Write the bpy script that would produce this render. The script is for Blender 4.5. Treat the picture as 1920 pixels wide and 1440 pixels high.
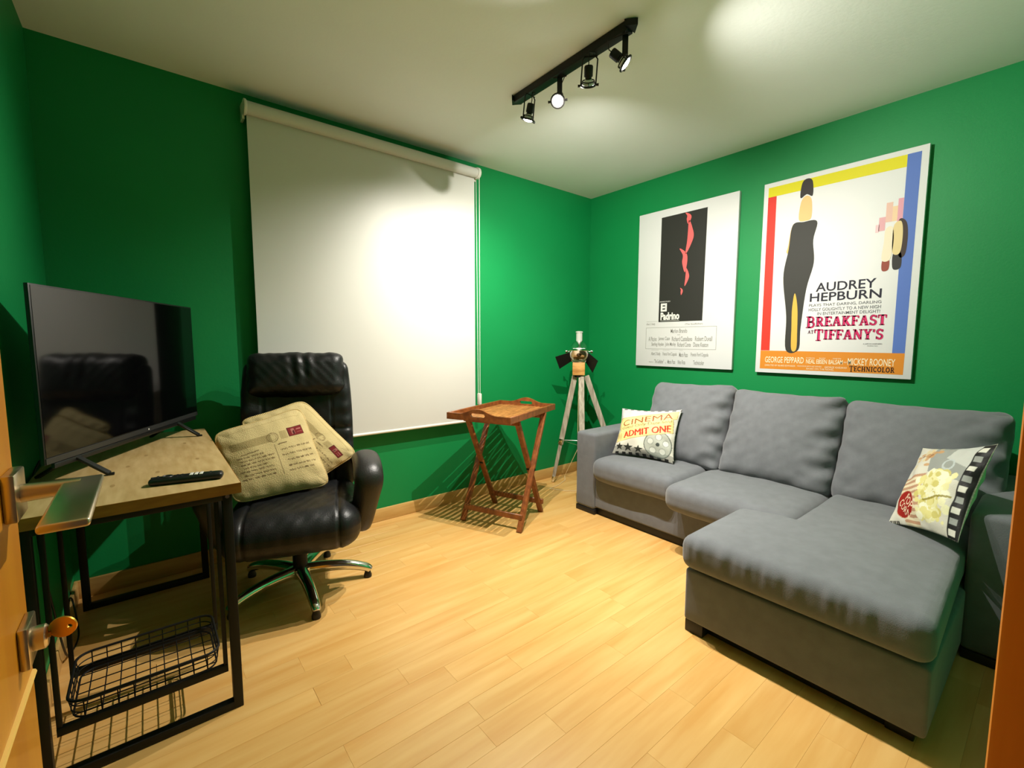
import bpy, bmesh, math, random
import numpy as np
from mathutils import Vector as V, Matrix
random.seed(7)
S = bpy.context.scene
COL = S.collection
for o in list(bpy.data.objects): bpy.data.objects.remove(o)

# ------------------------------------------------------------------ camera, world, exposure
cam = bpy.data.cameras.new('camera'); camo = bpy.data.objects.new('camera', cam); COL.objects.link(camo)
CP = V((-3.22614, -2.83756, 1.19869))
cr, cu, cf = V((0.776805, -0.629740, 0.001663)), V((0.056889, 0.072804, 0.995722)), V((0.627167, 0.773387, -0.092379))
camo.matrix_world = Matrix(((cr.x, cu.x, -cf.x, CP.x), (cr.y, cu.y, -cf.y, CP.y), (cr.z, cu.z, -cf.z, CP.z), (0, 0, 0, 1)))
cam.sensor_fit = 'HORIZONTAL'; cam.sensor_width = 36; cam.lens = 843.37 / 1920 * 36; cam.clip_start = 0.02
S.camera = camo
w = bpy.data.worlds.new('world'); S.world = w; w.use_nodes = True
w.node_tree.nodes['Background'].inputs[0].default_value = (1, .80, .52, 1)
w.node_tree.nodes['Background'].inputs[1].default_value = .06
S.view_settings.view_transform = 'Standard'; S.view_settings.look = 'None'
S.view_settings.exposure = 0.0; S.view_settings.gamma = 1; S.view_settings.use_curve_mapping = False
BULB = 60.0            # radiance of the glowing bulb faces
SPOT_W = 168.0         # power of each spotlight beam
BULB_COL = (1, .945, .85)

W, D, H = 3.55, 2.83, 2.5

# ------------------------------------------------------------------ materials
def lin(c):
    return tuple(((x / 255) / 12.92 if x / 255 <= .04045 else ((x / 255 + .055) / 1.055) ** 2.4) for x in c)
def mat(name, rgb, rough=.6, metal=0, var=0, vscale=20, bump=0, bscale=200, spec=.5, sheen=0, coat=0, emit=None, stretch=(1, 1, 1), rgb2=None, objvar=0, detail=4, croughness=.1):
    m = bpy.data.materials.new(name); m.use_nodes = True
    nt = m.node_tree; N = nt.nodes; L = nt.links; b = N['Principled BSDF']
    b.inputs['Base Color'].default_value = (*lin(rgb), 1)
    b.inputs['Roughness'].default_value = rough; b.inputs['Metallic'].default_value = metal
    b.inputs['Specular IOR Level'].default_value = spec
    b.inputs['Sheen Weight'].default_value = sheen; b.inputs['Sheen Roughness'].default_value = .5
    b.inputs['Coat Weight'].default_value = coat; b.inputs['Coat Roughness'].default_value = croughness
    if emit:
        b.inputs['Emission Color'].default_value = (*emit[0], 1); b.inputs['Emission Strength'].default_value = emit[1]
    tc = N.new('ShaderNodeTexCoord'); mp = N.new('ShaderNodeMapping'); mp.inputs['Scale'].default_value = stretch
    L.new(tc.outputs['Object'], mp.inputs[0])
    src = None
    if var or rgb2:
        n = N.new('ShaderNodeTexNoise'); n.inputs['Scale'].default_value = vscale; n.inputs['Detail'].default_value = detail
        L.new(mp.outputs[0], n.inputs['Vector'])
        r = N.new('ShaderNodeValToRGB')
        c2 = lin(rgb2) if rgb2 else tuple(x * (1 - var) for x in lin(rgb))
        r.color_ramp.elements[0].position = .32; r.color_ramp.elements[1].position = .68
        r.color_ramp.elements[0].color = (*c2, 1); r.color_ramp.elements[1].color = (*lin(rgb), 1)
        L.new(n.outputs['Fac'], r.inputs[0]); src = r.outputs[0]
        if objvar:
            oi = N.new('ShaderNodeObjectInfo'); ad = N.new('ShaderNodeVectorMath'); ad.operation = 'ADD'
            cb = N.new('ShaderNodeCombineXYZ'); mu = N.new('ShaderNodeMath'); mu.operation = 'MULTIPLY'; mu.inputs[1].default_value = 37
            L.new(oi.outputs['Random'], mu.inputs[0]); L.new(mu.outputs[0], cb.inputs[0]); L.new(mu.outputs[0], cb.inputs[1])
            L.new(mp.outputs[0], ad.inputs[0]); L.new(cb.outputs[0], ad.inputs[1]); L.new(ad.outputs[0], n.inputs['Vector'])
            hs = N.new('ShaderNodeHueSaturation'); mr = N.new('ShaderNodeMapRange')
            mr.inputs['To Min'].default_value = 1 - objvar; mr.inputs['To Max'].default_value = 1 + objvar
            L.new(oi.outputs['Random'], mr.inputs[0]); L.new(mr.outputs[0], hs.inputs['Value']); L.new(src, hs.inputs['Color'])
            src = hs.outputs[0]
        L.new(src, b.inputs['Base Color'])
    if bump:
        n2 = N.new('ShaderNodeTexNoise'); n2.inputs['Scale'].default_value = bscale; n2.inputs['Detail'].default_value = 3
        L.new(mp.outputs[0], n2.inputs['Vector'])
        bp = N.new('ShaderNodeBump'); bp.inputs['Strength'].default_value = bump; bp.inputs['Distance'].default_value = .01
        L.new(n2.outputs['Fac'], bp.inputs['Height']); L.new(bp.outputs[0], b.inputs['Normal'])
    return m
def print_mat(name, rough=.85, bump=.15, bscale=300):
    m = mat(name, (200, 200, 200), rough, bump=bump, bscale=bscale, spec=.2)
    nt = m.node_tree; a = nt.nodes.new('ShaderNodeAttribute'); a.attribute_name = 'print'
    nt.links.new(a.outputs['Color'], nt.nodes['Principled BSDF'].inputs['Base Color'])
    return m

M = {}
M['green'] = mat('green_wall_paint', (0, 127, 65), .55, var=.06, vscale=3, bump=.04, bscale=90, spec=.35)
M['ceil'] = mat('ceiling_paint', (226, 231, 229), .8, var=.04, vscale=2, bump=.05, bscale=60, spec=.2)
M['hall'] = mat('hall_paint', (225, 210, 180), .8)
M['floor'] = mat('laminate_plank', (216, 174, 108), .34, rgb2=(202, 151, 82), vscale=1.6, stretch=(1.1, 11, 1), objvar=.035, bump=.03, bscale=6, spec=.45, detail=6)
M['subfloor'] = mat('subfloor', (150, 110, 60), .8)
M['base'] = mat('baseboard_wood', (206, 166, 102), .4, rgb2=(188, 145, 80), vscale=3, stretch=(1.5, 14, 14))
M['door'] = mat('door_wood', (208, 138, 20), .4, rgb2=(194, 122, 14), vscale=4, stretch=(6, 6, .6), coat=.2)
M['jamb'] = mat('door_frame_wood', (236, 152, 48), .42, rgb2=(214, 122, 28), vscale=4, stretch=(8, 8, .6))
M['nickel'] = mat('satin_nickel', (205, 190, 165), .28, 1)
M['brass'] = mat('brass', (226, 166, 66), .35, .9)
M['chrome'] = mat('chrome', (225, 225, 222), .09, 1)
M['black'] = mat('black_metal', (16, 15, 14), .5, 0, spec=.3)
M['blackp'] = mat('black_plastic', (12, 12, 13), .4)
M['darkgap'] = mat('dark_foot_and_gap_shade', (18, 18, 18), .5)  # plastic of the feet; also colours the added blocks that shade the gap
M['blind'] = mat('blind_fabric', (198, 197, 191), .42, var=.025, vscale=2, bump=.02, bscale=500, spec=.3)
M['white'] = mat('white_plastic', (215, 212, 203), .35)
M['canvas'] = mat('canvas_white', (212, 212, 213), .6, bump=.03, bscale=600, spec=.3)
M['sofa'] = mat('grey_velvet', (108, 110, 115), .85, var=.13, vscale=22, bump=.12, bscale=350, spec=.15, sheen=.25)
M['leather'] = mat('black_leather', (14, 15, 17), .43, bump=.09, bscale=160, spec=.42)
M['leather2'] = mat('black_leather_arm', (28, 26, 24), .42, bump=.09, bscale=160)
M['oak'] = mat('light_oak_top', (196, 168, 118), .45, rgb2=(172, 141, 90), vscale=3, stretch=(14, 2.2, 14), detail=7)
M['oakedge'] = mat('oak_edge', (160, 104, 40), .45, rgb2=(134, 82, 30), vscale=4, stretch=(3, 3, 14))
M['teak'] = mat('teak', (150, 86, 40), .42, rgb2=(108, 58, 26), vscale=6, stretch=(5, 5, 5), detail=6, coat=.1)
M['teaktop'] = mat('teak_slats', (184, 124, 66), .42, rgb2=(146, 92, 46), vscale=8, stretch=(3, 3, 3), detail=6, objvar=.1)
M['grey_wood'] = mat('weathered_wood', (186, 176, 158), .7, rgb2=(128, 118, 102), vscale=7, stretch=(9, 9, 1.2), detail=6)
M['block'] = mat('lamp_block_wood', (205, 154, 84), .55, rgb2=(166, 112, 52), vscale=14, stretch=(1, 1, 3))
M['screen'] = mat('tv_screen', (5, 5, 6), .07, spec=.55)
M['tvbar'] = mat('tv_lower_bezel', (58, 58, 58), .35, .4)
M['lens'] = mat('lamp_lens', (70, 50, 30), .08, spec=.8, coat=.5)
M['clear'] = mat('clear_cord', (226, 205, 160), .3)
M['jute'] = mat('jute_rope', (205, 182, 128), .85)
M['bulb'] = mat('lit_bulb', (255, 255, 255), .5, emit=(BULB_COL, BULB))
M['bulbbody'] = mat('bulb_body', (225, 222, 215), .35)
M['p_env'] = print_mat('linen_print', .9, .35, 260)
M['p_cin'] = print_mat('satin_print', .5, .1, 200)
_ink = {}
def ink(rgb):
    if rgb not in _ink: _ink[rgb] = mat('ink_%d_%d_%d' % rgb, tuple(c * .9 for c in rgb), .6, spec=.3)
    return _ink[rgb]

# ------------------------------------------------------------------ object helpers
ORG = {}
def tag(o, label=None, cat=None, group=None, kind=None):
    if label: o['label'] = label
    if cat: o['category'] = cat
    if group: o['group'] = group
    if kind: o['kind'] = kind
    return o
def thing(name, loc, label, cat, group=None):
    o = bpy.data.objects.new(name, None); COL.objects.link(o); o.location = loc; o.empty_display_size = .05
    ORG[o.name] = V(loc); return tag(o, label, cat, group)
class MB:
    """collects geometry given in world coordinates"""
    def __init__(s): s.v = []; s.f = []
    def add(s, vs, fs):
        n = len(s.v); s.v += [V(x) for x in vs]; s.f += [tuple(i + n for i in f) for f in fs]; return s
    def box(s, c, h, R=None, b=0, seg=2):
        """bevelled box: centre c, half sizes h, axes R"""
        bm = bmesh.new(); bmesh.ops.create_cube(bm, size=2)
        for v in bm.verts: v.co = V((v.co.x * h[0], v.co.y * h[1], v.co.z * h[2]))
        if b: bmesh.ops.bevel(bm, geom=list(bm.edges), offset=b, segments=seg, affect='EDGES', profile=.5)
        bm.verts.index_update(); R = R or (V((1, 0, 0)), V((0, 1, 0)), V((0, 0, 1))); c = V(c)
        s.add([c + R[0] * v.co.x + R[1] * v.co.y + R[2] * v.co.z for v in bm.verts], [[v.index for v in f.verts] for f in bm.faces])
        bm.free(); return s
    def bb(s, lo, hi, b=0, seg=2):
        lo, hi = V(lo), V(hi); return s.box((lo + hi) / 2, (hi - lo) / 2, None, b, seg)
    def beam(s, a, b, wd, th, up=V((0, 0, 1)), bev=.003):
        a, b = V(a), V(b); d = (b - a); l = d.length; d.normalize(); x = d.cross(up)
        if x.length < 1e-4: x = d.cross(V((1, 0, 0)))
        x.normalize(); y = x.cross(d)
        return s.box((a + b) / 2, (wd / 2, th / 2, l / 2), (x, y, d), bev, 1)
    def tube(s, path, r, n=10, closed=False, cap=True, flat=None):
        """sweep; r a number or list; flat = (up vector, ratio)"""
        P = [V(p) for p in path]; k = len(P); rs = r if isinstance(r, (list, tuple)) else [r] * k
        up = None; vs = []
        for i in range(k):
            d = (P[(i + 1) % k] - P[i - 1]) if closed else (P[min(i + 1, k - 1)] - P[max(i - 1, 0)])
            d.normalize()
            if flat: u = flat[0].cross(d).normalized()
            else:
                if up is None: up = d.cross(V((0, 0, 1)) if abs(d.z) < .9 else V((1, 0, 0))).normalized()
                u = (up - d * up.dot(d)).normalized(); up = u
            q = d.cross(u)
            for j in range(n):
                a = 2 * math.pi * j / n
                vs.append(P[i] + u * math.cos(a) * rs[i] + q * math.sin(a) * rs[i] * (flat[1] if flat else 1))
        fs = []
        for i in range(k if closed else k - 1):
            for j in range(n):
                a, b = i * n + j, i * n + (j + 1) % n; c = ((i + 1) % k) * n
                fs.append((a, b, c + (j + 1) % n, c + j))
        if cap and not closed: fs.append(tuple(range(n))[::-1]); fs.append(tuple((k - 1) * n + j for j in range(n)))
        return s.add(vs, fs)
    def lathe(s, prof, c, ax=V((0, 0, 1)), n=24, cap=True):
        """prof: list of (r, h) along ax from c"""
        ax = V(ax).normalized(); x = ax.cross(V((0, 0, 1)) if abs(ax.z) < .9 else V((1, 0, 0))).normalized(); y = ax.cross(x); c = V(c); vs = []
        for r, h in prof:
            for j in range(n):
                a = 2 * math.pi * j / n; vs.append(c + ax * h + x * math.cos(a) * r + y * math.sin(a) * r)
        k = len(prof); fs = [(i * n + j, i * n + (j + 1) % n, (i + 1) * n + (j + 1) % n, (i + 1) * n + j) for i in range(k - 1) for j in range(n)]
        if cap: fs.append(tuple(range(n))[::-1]); fs.append(tuple((k - 1) * n + j for j in range(n)))
        return s.add(vs, fs)
    def prism(s, outline, a, b, f):
        """extrude 2D outline between parameters a and b; f(x, y, t) -> world"""
        n = len(outline); vs = [f(x, y, a) for x, y in outline] + [f(x, y, b) for x, y in outline]
        return s.add(vs, [tuple(range(n))[::-1], tuple(range(n, 2 * n))] + [(i, (i + 1) % n, n + (i + 1) % n, n + i) for i in range(n)])
    def build(s, name, m, parent=None, smooth=True, angle=40, bevel=0):
        org = ORG[parent.name] if parent else (sum(s.v, V()) / len(s.v) if False else V((0, 0, 0)))
        me = bpy.data.meshes.new(name); me.from_pydata([tuple(v - org) for v in s.v], [], s.f); me.materials.append(m)
        bm = bmesh.new(); bm.from_mesh(me); bmesh.ops.recalc_face_normals(bm, faces=bm.faces); bm.to_mesh(me); bm.free()
        if smooth:
            me.polygons.foreach_set('use_smooth', [True] * len(me.polygons))
            me.set_sharp_from_angle(angle=math.radians(angle))
        o = bpy.data.objects.new(name, me); COL.objects.link(o); ORG[o.name] = org
        if parent: o.parent = parent
        return o
def softbox(hx, hy, hz, r, seg=14, puff=(0, 0, 0), disp=None):
    """rounded cushion-like box, local coordinates"""
    h = V((hx, hy, hz)); idx = {}; vs = []; fs = []
    def pos(p):
        core = V([max(-(h[i] - r), min(h[i] - r, p[i])) for i in range(3)])
        n = p - core
        n = n.normalized() if n.length > 1e-9 else V()
        q = core + n * r
        a = [q[i] / h[i] for i in range(3)]
        for i in range(3):
            j, k = (i + 1) % 3, (i + 2) % 3
            q[i] += puff[i] * (1 if n[i] > 0 else -1) * abs(n[i]) * max(0, 1 - a[j] ** 2) ** .7 * max(0, 1 - a[k] ** 2) ** .7
        if disp: q = q + n * disp(q, n)
        return q
    sg = [max(4, int(seg * h[i] / max(h) + .5)) for i in range(3)]
    def grid(n, hh):   # denser sampling in the rounded rim
        rim = 4; c = [-hh + r * (1 - math.cos(i / rim * math.pi / 2)) for i in range(rim)]
        inner = [-(hh - r) + 2 * (hh - r) * i / n for i in range(n + 1)]
        return c + inner + [-x for x in c[::-1]]
    G = [grid(sg[i], h[i]) for i in range(3)]
    def vid(p):
        k = tuple(round(x, 6) for x in p)
        if k not in idx: idx[k] = len(vs); vs.append(pos(V(p)))
        return idx[k]
    for ax in range(3):
        j, k = (ax + 1) % 3, (ax + 2) % 3
        for sgn in (-1, 1):
            for a in range(len(G[j]) - 1):
                for b in range(len(G[k]) - 1):
                    q = []
                    for da, db in ((0, 0), (1, 0), (1, 1), (0, 1)):
                        p = [0, 0, 0]; p[ax] = sgn * h[ax]; p[j] = G[j][a + da]; p[k] = G[k][b + db]; q.append(vid(p))
                    if len(set(q)) == 4: fs.append(q if sgn > 0 else q[::-1])
    return vs, fs
def xf(vs, c, X, Y, Z):
    c = V(c); return [c + X * v[0] + Y * v[1] + Z * v[2] for v in vs]
EX, EY, EZ = V((1, 0, 0)), V((0, 1, 0)), V((0, 0, 1))
def wn(x, y, s=0):   # cheap smooth pseudo-noise
    return math.sin(x * 3.1 + s) * math.cos(y * 2.7 - s * 1.3) * .5 + math.sin(x * 6.7 - y * 5.3 + s * 2.1) * .3 + math.sin(x * 13.1 + y * 9.7 + s) * .2

# text outlines -> triangles
_dg = None
def text_geo(s, bold=0, shear=0, space=1.0):
    cu_ = bpy.data.curves.new('t', 'FONT'); cu_.body = s; cu_.offset = bold; cu_.shear = shear; cu_.space_character = space
    cu_.resolution_u = 3; cu_.fill_mode = 'FRONT' if hasattr(cu_, 'fill_mode') else None
    o = bpy.data.objects.new('t', cu_); COL.objects.link(o)
    dg = bpy.context.evaluated_depsgraph_get(); dg.update()
    me = bpy.data.meshes.new_from_object(o.evaluated_get(dg)); me.calc_loop_triangles()
    vs = np.array([v.co[:2] for v in me.vertices]); ts = [tuple(t.vertices) for t in me.loop_triangles]
    bpy.data.objects.remove(o); bpy.data.curves.remove(cu_); bpy.data.meshes.remove(me)
    mn, mx = vs.min(0), vs.max(0)
    return (vs - mn) / (mx - mn), ts
def stroke_tris(pts, wd):
    vs = []; ts = []
    for a, b in zip(pts[:-1], pts[1:]):
        a, b = np.array(a, float), np.array(b, float); d = b - a; l = np.hypot(*d)
        if l < 1e-9: continue
        n = np.array([-d[1], d[0]]) / l * wd / 2; k = len(vs)
        vs += [a - n, a + n, b + n, b - n]; ts += [(k, k + 1, k + 2), (k, k + 2, k + 3)]
    return vs, ts
def arc(cx, cy, rx, ry, a0, a1, n=12):
    return [(cx + rx * math.cos(math.radians(a0 + (a1 - a0) * i / n)), cy + ry * math.sin(math.radians(a0 + (a1 - a0) * i / n))) for i in range(n + 1)]
def slab(word):
    """bold slab-serif capitals built from strokes; returns normalised geometry"""
    t, h = .22, .13
    def stem(x, y0=0, y1=1): return [([(x, y0), (x, y1)], t), ([(x - .19, .05), (x + .19, .05)], .1), ([(x - .19, .95), (x + .19, .95)], .1)]
    G = {
     'B': (.8, stem(.22) + [([(.22, .94), (.42, .94)] + arc(.42, .73, .2, .21, 90, -90) + [(.22, .52)], .15), ([(.22, .52), (.45, .52)] + arc(.45, .29, .23, .23, 90, -90) + [(.22, .06)], .16)]),
     'R': (.85, stem(.22) + [([(.22, .94), (.42, .94)] + arc(.42, .72, .22, .22, 90, -90) + [(.22, .5)], .15), ([(.42, .5), (.7, .04)], .2), ([(.62, .05), (.85, .05)], .1)]),
     'E': (.75, stem(.22) + [([(.2, .94), (.7, .94)], .12), ([(.2, .5), (.55, .5)], .12), ([(.2, .06), (.72, .06)], .12), ([(.68, .94), (.68, .76)], .09), ([(.54, .62), (.54, .38)], .08), ([(.7, .06), (.7, .26)], .09)]),
     'F': (.72, stem(.22) + [([(.2, .94), (.7, .94)], .12), ([(.2, .5), (.55, .5)], .12), ([(.68, .94), (.68, .74)], .09), ([(.54, .62), (.54, .38)], .08)]),
     'A': (.9, [([(.16, .04), (.42, .96)], .13), ([(.44, .96), (.72, .04)], .23), ([(.24, .32), (.64, .32)], .11), ([(.02, .05), (.3, .05)], .1), ([(.56, .05), (.88, .05)], .1)]),
     'K': (.85, stem(.22) + [([(.26, .42), (.64, .94)], .14), ([(.36, .56), (.7, .05)], .22), ([(.5, .95), (.78, .95)], .1), ([(.58, .05), (.85, .05)], .1)]),
     'S': (.68, [(arc(.34, .73, .23, .21, 20, 270) + arc(.34, .28, .23, .22, 90, -160), .17), ([(.58, .96), (.58, .72)], .08), ([(.08, .04), (.08, .3)], .08)]),
     'T': (.8, [([(.4, 0), (.4, 1)], t), ([(.2, .05), (.6, .05)], .1), ([(.05, .94), (.75, .94)], .12), ([(.07, .96), (.07, .68)], .09), ([(.73, .96), (.73, .68)], .09)]),
     'I': (.48, stem(.24)),
     'N': (.95, [([(.2, 0), (.2, 1)], .12), ([(.76, 0), (.76, 1)], .12), ([(.2, .95), (.74, .06)], .22), ([(.04, .05), (.36, .05)], .1), ([(.02, .95), (.24, .95)], .1), ([(.6, .95), (.92, .95)], .1)]),
     'Y': (.85, [([(.42, 0), (.42, .5)], t), ([(.18, .95), (.42, .45)], .2), ([(.66, .95), (.42, .45)], .12), ([(.24, .05), (.6, .05)], .1), ([(.02, .95), (.36, .95)], .1), ([(.52, .95), (.82, .95)], .1)]),
     "'": (.26, [([(.12, .98), (.12, .82), (.06, .7)], .14)]),
     'C': (.8, [(arc(.42, .5, .3, .42, 45, 315), .2), ([(.68, .96), (.68, .68)], .08), ([(.68, .04), (.68, .3)], .08)]),
     'H': (.95, stem(.22) + stem(.72) + [([(.2, .5), (.74, .5)], .13)]),
     'O': (.9, [(arc(.44, .5, .32, .42, 0, 360, 20), .2)]),
     'L': (.72, stem(.22) + [([(.2, .06), (.68, .06)], .12), ([(.66, .04), (.66, .3)], .09)]),
    }
    x = 0; vs = []; ts = []
    for i, ch in enumerate(word):
        wd, st = G[ch]; sc = 1.22 if (i == 0 and len(word) > 3) else 1
        for p, ww in st:
            a, b = stroke_tris([(q[0] * sc + x, (q[1] - (sc - 1) * .55) * sc if sc > 1 else q[1]) for q in p], ww)
            k = len(vs); vs += a; ts += [tuple(j + k for j in tri) for tri in b]
        x += wd * sc + .03
    vs = np.array(vs); mn, mx = vs.min(0), vs.max(0)
    return (vs - mn) / (mx - mn), ts

# ------------------------------------------------------------------ room shell
def struct(name, lo, hi, m, b=0):
    return tag(MB().bb(lo, hi, b).build(name, m), kind='structure')
fl = struct('floor', (-W - .1, -D - .9, -.10), (.1, .1, -.0125), M['subfloor'])
tag(fl, 'light honey oak laminate floor in narrow strips')
# planks: strips 97.5 mm wide running along the window wall
PW = .0975; cache = {}; row = 0; y = 0.0
while y > -D - .02:
    x = -W - random.uniform(0, .55); y1 = max(y - PW, -D - .1)
    while x < 0:
        L_ = random.choice((.62, .62, .74, .86)); x0, x1 = max(x, -W), min(x + L_, 0.0)
        if x1 - x0 > .02:
            ln = round(x1 - x0, 2); 
            key = (ln, round(y - y1, 4))
            if key not in cache:
                g = .00008
                bm_ = MB().box((0, 0, 0), ((x1 - x0) / 2 - g, (y - y1) / 2 - g, .006), None, .0005, 1)
                cache[key] = bm_.build('plank', M['floor'], None, False).data; ob = bpy.data.objects['plank'] if 'plank' in bpy.data.objects else None
                for o_ in [o for o in COL.objects if o.data == cache[key]]: bpy.data.objects.remove(o_)
            o = bpy.data.objects.new('plank', cache[key]); COL.objects.link(o); o.parent = fl
            o.location = ((x0 + x1) / 2, (y + y1) / 2, -.006)
        x += L_
    y -= PW
struct('ceiling', (-W - .1, -D - .1, H), (.1, .1, H + .1), M['ceil'])
# dried patch of ceiling paint by the far corner
struct('wall_back', (-W - .1, 0, -.1), (.1, .1, H), M['green'])
struct('wall_right', (0, -D - .1, -.1), (.1, 0, H), M['green'])
struct('wall_left', (-W - .1, -D - .1, -.1), (-W, 0, H), M['green'])
DX0, DX1 = -3.395, -2.65       # door opening
wf = MB().bb((DX1 + .07, -D - .1, 0), (0, -D, H)).bb((-W, -D - .1, 0), (DX0 - .06, -D, H)).bb((DX0 - .06, -D - .1, 2.1), (DX1 + .07, -D, H))
tag(wf.build('wall_front', M['green'], None, False), kind='structure')
for n_, lo, hi in (('baseboard_back', (-W, -.015, 0), (0, 0, .087)), ('baseboard_right', (-.015, -D, 0), (0, -.015, .087)), ('baseboard_left', (-W, -D, 0), (-W + .015, -.015, .087)), ('baseboard_front', (DX1 + .07, -D, 0), (-.015, -D + .015, .087))):
    struct(n_, lo, hi, M['base'], .004)
# door frame: jambs with stop and casing
j = MB().bb((DX1, -2.955, 0), (DX1 + .07, -2.817, 2.1), .004).bb((DX1 - .014, -2.955, 0), (DX1, -2.895, 2.04), .003)
tag(j.build('trim_1', M['jamb'], None), 'orange brown wooden door frame post at right edge', kind='structure')
j = MB().bb((DX0 - .06, -2.955, 0), (DX0, -2.817, 2.1), .004)
tag(j.build('trim_2', M['jamb'], None), kind='structure')
j = MB().bb((DX0 - .06, -2.955, 2.04), (DX1 + .085, -2.817, 2.12), .004)
tag(j.build('trim_3', M['jamb'], None), kind='structure')

# ------------------------------------------------------------------ open door with lever handle
FX = -3.343
d1 = MB().bb((FX - .035, -2.826, .008), (FX, -2.144, 2.03), .0025).build('door_1', M['door'])
tag(d1, 'golden wooden door standing open at the left edge', kind='structure')
mo = MB()
for z0, z1 in ((.30, .838),):
    ys = (-2.72, -2.15 if False else -2.165)
    for a, b in (((FX, -2.72, z1), (FX, -2.148, z1)), ((FX, -2.72, z0), (FX, -2.148, z0))):
        mo.tube([a, b], .0035, 8)
mo.build('door_molding', mat('door_inlay', (240, 196, 104), .4), d1)
hd = MB().box((FX + .005, -2.178, 1.045), (.005, .024, .024), None, .002).lathe([(.0095, 0), (.0085, .02), (.0075, .046)], (FX + .008, -2.178, 1.045), EX, 20)
hd.box((-3.2875, -2.245, 1.047), (.0165, .083, .0038), None, .003, 3)
hd.build('door_handle', M['nickel'], d1)
lk = MB().box((FX + .004, -2.178, .889), (.004, .022, .022), None, .002).lathe([(.0125, 0), (.0125, .011), (.010, .013)], (FX + .006, -2.178, .889), EX, 20)
lk.build('lock_plate', M['nickel'], d1)
key = MB().bb((FX + .014, -2.1800, .8865), (-3.322, -2.1765, .8915), .0008)
kc = V((-3.3125, -2.1795, .894)); ol = []
kd = V((.93, -.36, .05)).normalized(); ku = V((-.02, 0, 1)).normalized(); kn = kd.cross(ku)
outer = [(.0122 * math.cos(a), .0112 * math.sin(a)) for a in [2 * math.pi * i / 28 for i in range(28)]]
inner = [(.0062 + .0024 * math.cos(a), .0020 * math.sin(a)) for a in [2 * math.pi * i / 28 for i in range(28)]]
vs = []
for t in (-.0011, .0011):
    vs += [kc + kd * x + ku * y_ + kn * t for x, y_ in outer] + [kc + kd * x + ku * y_ + kn * t for x, y_ in inner]
fs = []
for i in range(28):
    k = (i + 1) % 28
    fs += [(i, k, 28 + k, 28 + i), (56 + i, 84 + i, 84 + k, 56 + k), (i, 56 + i, 56 + k, k), (28 + i, 28 + k, 84 + k, 84 + i)]
key.add(vs, fs)
tag(key.build('door_key', M['brass']), 'brass key with oval head in the lock of the open door', 'key')

# ------------------------------------------------------------------ ceiling spotlight track
TX = -1.62
tr = thing('spotlight_track', (TX, -1.27, H), 'black ceiling spotlight bar carrying four adjustable spotlights', 'ceiling light')
MB().bb((TX - .022, -1.615, H - .038), (TX + .022, -.895, H), .003).build('track_bar', M['black'], tr)
for y0, sg in ((-1.615, -1), (-.895, 1)):
    MB().prism([(-.035, 0), (.035, 0), (.0, .04)], 0, 1, lambda x, y_, t, y0=y0, sg=sg: V((TX + x, y0 + sg * (y_), H - .004 - t * .026))).build('end_cap', M['black'], tr)
def spotlight(y0, aim, bx_, broad, power=1, cone=150):
    aim = V(aim).normalized(); top = V((TX, y0, H - .038)); c = V((TX - .01, y0, 2.352))      # pivot: socket ring
    sp = MB()
    sx = bx_.cross(EZ).normalized() if not broad else bx_
    # flat U bracket
    ringc = c + aim * .012
    side = aim.cross(EZ).normalized()
    br = MB(); hw = .033
    for s_ in (() if broad else (-1, 1)):
        br.tube([top + side * s_ * hw * .75, top + side * s_ * hw + V((0, 0, -.012)), ringc + side * s_ * hw], .0032, 8)
    br.beam(top + V((0, 0, .001)) - side * hw, top + V((0, 0, .001)) + side * hw, .012, .004, aim)
    if broad: br.beam(top, V((top.x, top.y, 2.375)), .024, .004, cf)
    br.build('spot_bracket', M['black'], tr)
    b = MB().lathe([(.017, -.062), (.019, -.058), (.019, -.022), (.014, -.02), (.014, -.012)], c, aim, 20)
    b.build('socket', M['black'], tr)
    r = MB()
    r.tube([ringc + (side * math.cos(a) + side.cross(aim) * math.sin(a)) * .031 for a in [2 * math.pi * i / 28 for i in range(28)]], .0045, 8, True)
    r.tube([ringc - aim * .016 + (side * math.cos(a) + side.cross(aim) * math.sin(a)) * .026 for a in [2 * math.pi * i / 28 for i in range(28)]], .0025, 6, True)
    for a in (0, 90, 180, 270):
        q = side * math.cos(math.radians(a)) + side.cross(aim) * math.sin(math.radians(a))
        r.tube([ringc + q * .031, ringc - aim * .016 + q * .026], .002, 6)
    for s_ in (-1, 1): r.tube([ringc + side * s_ * .03, ringc + side * s_ * .046], [.004, .006], 8)
    r.build('spot_ring', M['black'], tr)
    body = MB().lathe([(.012, -.014), (.016, -.008), (.0235, .006), (.0245, .010)], c, aim, 24)
    bo = body.build('bulb', M['bulbbody'], tr)
    MB().lathe([(.0235, .0102), (.0225, .014), (.018, .0175), (.010, .0195), (.001, .02)], c, aim, 24).build('bulb_face', M['bulb'], bo)
    ld = bpy.data.lights.new('spot_beam', 'SPOT'); ld.energy = SPOT_W * power; ld.color = BULB_COL; ld.shadow_soft_size = .0035
    ld.spot_size = math.radians(cone); ld.spot_blend = .85
    lo = bpy.data.objects.new('spot_beam', ld); COL.objects.link(lo); lo.parent = tr
    lo.location = c + aim * .024 - ORG[tr.name]; lo.rotation_euler = aim.to_track_quat('-Z', 'Y').to_euler()
    wv = side.cross(aim)
    cab = MB().tube([top + V((0, -.02, 0)), top + V((0, -.03, -.02)) - aim * .02, c - aim * .085 + V((0, 0, .03)), c - aim * .078, c - aim * .06], .0022, 8)
    cab.build('spot_cable', M['black'], tr)
spotlight(-1.00, (.0, .34, -.94), EX, False, .72, 134)
spotlight(-1.215, (-.58, -.42, -.72), EY, True, .95, 138)
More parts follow.
